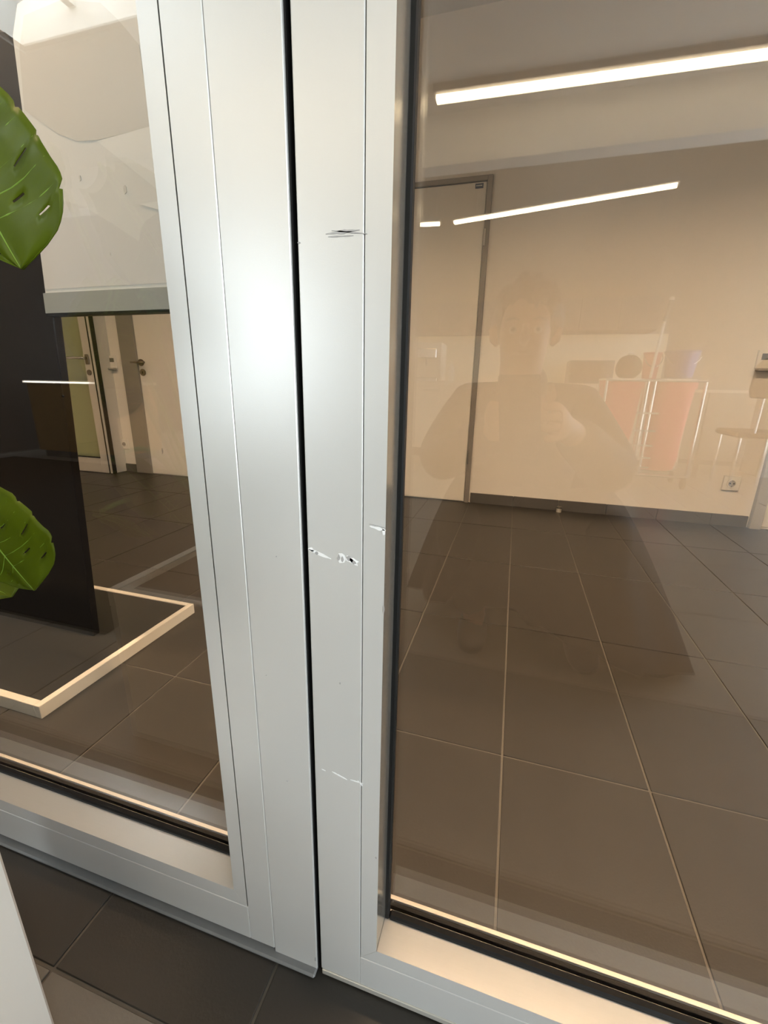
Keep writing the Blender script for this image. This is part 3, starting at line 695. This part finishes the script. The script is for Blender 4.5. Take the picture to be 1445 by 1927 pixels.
def bag(xa, xb, zb, label):
    t = thing('rubbish_bag', ((xa+xb)/2, TYY, zb), label, 'bag', 'pink rubbish bags')
    bm = B(); cx = (xa+xb)/2; hw = (xb-xa)/2; rings = []; n = 36
    prof = [(.50, zb), (.74, zb+.02), (.80, zb+.12), (.84, .45), (.90, .70), (1.0, .845), (1.04, .865), (1.05, .845), (1.03, .80)]
    tb = bmesh.new()
    for (f, z) in prof:
        ring = []
        for k in range(n):
            a = 2*math.pi*k/n; sq = (abs(math.cos(a))**6+abs(math.sin(a))**6)**(-1/6)
            w = 1+.035*math.sin(k*2.6+z*14)*(z < .84)
            ring.append(tb.verts.new((cx+hw*f*sq*math.cos(a)*w, TYY+.15*f*sq*math.sin(a)*w, z)))
        rings.append(ring)
    for a_, b_ in zip(rings, rings[1:]):
        for k in range(n): tb.faces.new((a_[k], a_[(k+1) % n], b_[(k+1) % n], b_[k]))
    tb.faces.new(rings[0][::-1]); merge(bm, tb)
    finish('bag_body', bm, 'pink', t, smooth=True)
    rp = [(cx+1.07*hw*math.cos(2*math.pi*k/28)*(abs(math.cos(2*math.pi*k/28))**6+abs(math.sin(2*math.pi*k/28))**6)**(-1/6), TYY+.165*math.sin(2*math.pi*k/28)*(abs(math.cos(2*math.pi*k/28))**6+abs(math.sin(2*math.pi*k/28))**6)**(-1/6), .866) for k in range(29)]
    finish('rim_hoop', tube(B(), rp, .008, 8), 'scratch_white', t, smooth=True)
bag(.69, .985, .27, 'shorter pink rubbish bag on the trolley nearer the person')
bag(1.065, 1.36, .13, 'longer pink rubbish bag under the blue bucket')
def bucket(x, m, label, r=.12, z0=.885):
    t = thing('bucket', (x, TYY, z0), label, 'bucket')
    finish('bucket_body', lathe(B(), (x, TYY, z0), [(r*.8, 0), (r, .19), (r*1.06, .195), (r*1.06, .205), (r*.95, .205), (r*.76, .02)], 24), m, t, smooth=False)
    finish('bail', tube(B(), [(x-r*1.05, TYY, z0+.19)]+[(x-r*1.05*math.cos(math.pi*k/10), TYY+.03+.06*math.sin(math.pi*k/10), z0+.19-.10*math.sin(math.pi*k/10)) for k in range(1, 10)]+[(x+r*1.05, TYY, z0+.19)], .004, 6), 'chrome', t)
bucket(1.245, 'blue', 'blue bucket standing on the longer pink bag')
bucket(1.035, 'red', 'red bucket standing between the pink bags', .065, .875)
bc = thing('duster_head', (.873, TYY, .87), 'dark round duster standing on the shorter pink bag', 'duster')
t_ = bmesh.new(); bmesh.ops.create_icosphere(t_, subdivisions=3, radius=.10)
for v in t_.verts: v.co = Vector((.873, TYY, .965)) + v.co*(1+.10*math.sin(v.co.x*160)*math.sin(v.co.z*140)*math.sin(v.co.y*150))
finish('bristles', t_, 'black_plastic', bc, smooth=True)
finish('knob', lathe(B(), (.873, TYY, 1.06), [(.02, 0), (.022, .014), (.012, .02)], 12), 'scratch_white', bc)
mp_ = thing('mop', (1.018, TYY+.115, .87), 'white mop handle leaning from the cleaning trolley', 'mop')
finish('handle', tube(B(), [(1.018, TYY+.115, .88), (1.045, TYY+.115, 1.31)], .011, 10), 'scratch_white', mp_)
finish('grip', tube(B(), [(1.043, TYY+.115, 1.30), (1.065, TYY+.115, 1.45)], .014, 10), 'cab_dark', mp_)
finish('end_cap', lathe(B(), (1.067, TYY+.115, 1.45), [(.017, 0), (.020, .012), (.010, .024)], 12), 'scratch_white', mp_)

# ------------------------------------------------------------------ kitchenette along the far lobby wall
KY = my(4.9); BW = LB
for k, x in enumerate((-2.6, -2.0, -1.4, -.8, -.2, .4, 1.0)):
    names = ('leftmost', 'second', 'third', 'fourth', 'fifth', 'sixth', 'rightmost')
    t = thing('base_cabinet', (x+.3, KY-.3, 0), f'{names[k]} white base cabinet under the kitchenette worktop', 'cabinet', 'kitchenette base cabinets')
    boxo('body', 'cab_white', (x+.002, x+.598, BW, KY-.02, .10, .80), t)
    dd = boxo('door', 'cab_white', (x+.004, x+.596, KY-.02, KY, .105, .795), t, bev=.002)
    boxo('handle', 'chrome', (x+.40, x+.56, KY, KY+.02, .74, .752), dd)
    boxo('plinth', 'cab_dark', (x+.002, x+.598, BW+.02, KY-.06, 0, .10), t)
tag(boxo('worktop', 'worktop', (-2.62, 1.62, BW, KY+.015, .80, .838), bev=.003, origin=(-.5, KY-.3, .8)), 'pale worktop over the kitchenette cabinets, mirrored behind the person', 'worktop')
tag(boxo('splashback', 'splash', (-2.6, 1.6, BW+.001, BW+.013, .838, 1.41), origin=(-.5, BW, .838)), 'cream splashback between worktop and dark wall cabinets', 'splashback')
for k, x in enumerate((-2.6, -1.8, -1.0, -.2, .6)):
    names = ('leftmost', 'second', 'middle', 'fourth', 'rightmost')
    t = thing('wall_cabinet', (x+.4, BW, 1.42), f'{names[k]} dark wall cabinet above the kitchenette splashback', 'cabinet', 'dark wall cabinets')
    boxo('body', 'cab_dark', (x+.002, x+.798, BW, BW+.32, 1.42, 1.76), t)
    for a in (0, .4): boxo('door', 'cab_dark', (x+a+.004, x+a+.396, BW+.32, BW+.338, 1.424, 1.756), t, bev=.002)
t = thing('coffee_machine', (-.95, KY-.25, .838), 'tall pale coffee machine on the worktop behind the person', 'coffee machine')
boxo('body', 'cab_white', (-1.15, -.83, KY-.42, KY-.12, .838, 1.25), t, bev=.015)
boxo('brew_head', 'chrome', (-1.10, -.88, KY-.12, KY-.03, 1.08, 1.18), t, bev=.008)
boxo('drip_tray', 'chrome', (-1.12, -.86, KY-.13, KY-.01, .838, .875), t, bev=.004)
finish('spout', tube(B(), [(-.99, KY-.07, 1.08), (-.99, KY-.07, 1.0)], .012, 8), 'chrome', t)
t = thing('soap_bottle', (-.72, KY-.1, .838), 'white pump bottle on the worktop beside the coffee machine', 'bottle')
finish('bottle_body', lathe(B(), (-.72, KY-.1, .838), [(.034, 0), (.036, .01), (.036, .14), (.014, .17), (.014, .19)], 18), 'plastic_white', t)
finish('pump', tube(B(), [(-.72, KY-.1, 1.02), (-.72, KY-.1, 1.07), (-.68, KY-.1, 1.068)], .006, 8), 'plastic_white', t)
t = thing('microwave', (.78, BW+.25, .838), 'dark microwave oven on the kitchenette worktop', 'microwave')
boxo('body', 'cab_dark', (.55, 1.02, BW+.05, BW+.40, .838, 1.10), t, bev=.006)
boxo('door_glass', 'black_plastic', (.57, .90, BW+.40, BW+.408, .855, 1.085), t)
finish('dial', lathe(B(), (.96, BW+.41, .93), [(.022, 0), (.018, .014)], 16, 'y'), 'chrome', t)

# wooden sideboard mirrored in the left pane
SY = my(3.27)
t = thing('sideboard', (-4.15, SY-.25, 0), 'wooden sideboard with a bright white top mirrored in the left pane', 'sideboard')
boxo('body', 'wood', (-4.70, -3.60, SY-.50, SY-.02, .07, .735), t)
for k in range(2):
    dd = boxo('door', 'wood', (-4.69+k*.545, -4.155+k*.545, SY-.02, SY, .08, .73), t, bev=.002)
    finish('knob', lathe(B(), (-4.22+k*.14, SY, .62), [(.008, 0), (.014, .012), (.010, .02)], 12, 'y'), 'chrome', dd)
boxo('top', 'edge_white', (-4.72, -3.58, SY-.51, SY+.012, .735, .765), t, bev=.002)
boxo('glowing_edge', 'edge_glow', (-4.71, -3.59, SY+.012, SY+.016, .742, .756), t)  # added glow that brightens the front edge of the white top
boxo('plinth', 'cab_dark', (-4.68, -3.62, SY-.48, SY-.05, 0, .07), t)

# table and chair mirrored near the right edge
ty = my(4.6)
t = thing('side_table', (2.05, ty-.3, 0), 'pale table on slim dark legs mirrored near the right door frame', 'table')
boxo('table_top', 'cab_white', (1.62, 2.50, ty-.62, ty, .775, .80), t, bev=.003)
for x in (1.65, 2.44):
    for y in (ty-.59, ty-.06): boxo('leg', 'steel_grey', (x, x+.035, y, y+.035, 0, .775), t)
t = thing('office_chair', (1.95, ty+.22, 0), 'dark round-backed chair pushed up to the mirrored table', 'chair')
cy_ = ty+.22
boxo('seat', 'coat', (1.73, 2.17, cy_-.2, cy_+.22, .43, .48), t, bev=.015)
finish('backrest', prism(B(), [(1.74, .80), (1.76, .74), (2.14, .74), (2.16, .80), (2.15, .98), (2.10, 1.04), (1.80, 1.04), (1.75, .98)], cy_+.20, cy_+.235, 'y', bev=.008), 'coat', t)
for x in (1.76, 2.11):
    for y in (cy_-.18, cy_+.18): finish('leg', tube(B(), [(x+.015, y, .43), (x+.015, y, 0)], .012, 8), 'chrome', t)
for x in (1.85, 2.05): finish('back_bar', tube(B(), [(x, cy_+.205, .45), (x, cy_+.212, .80)], .010, 8), 'chrome', t)
# white column at the right of the lobby
tag(boxo('trim_1', 'wall_lobby', (2.30, 2.62, my(5.3), my(4.95), -.003, 3.2)), 'square white column mirrored at the right edge', 'column', kind='structure')

for o in bpy.data.objects:
    if '_o' in o: del o['_o']
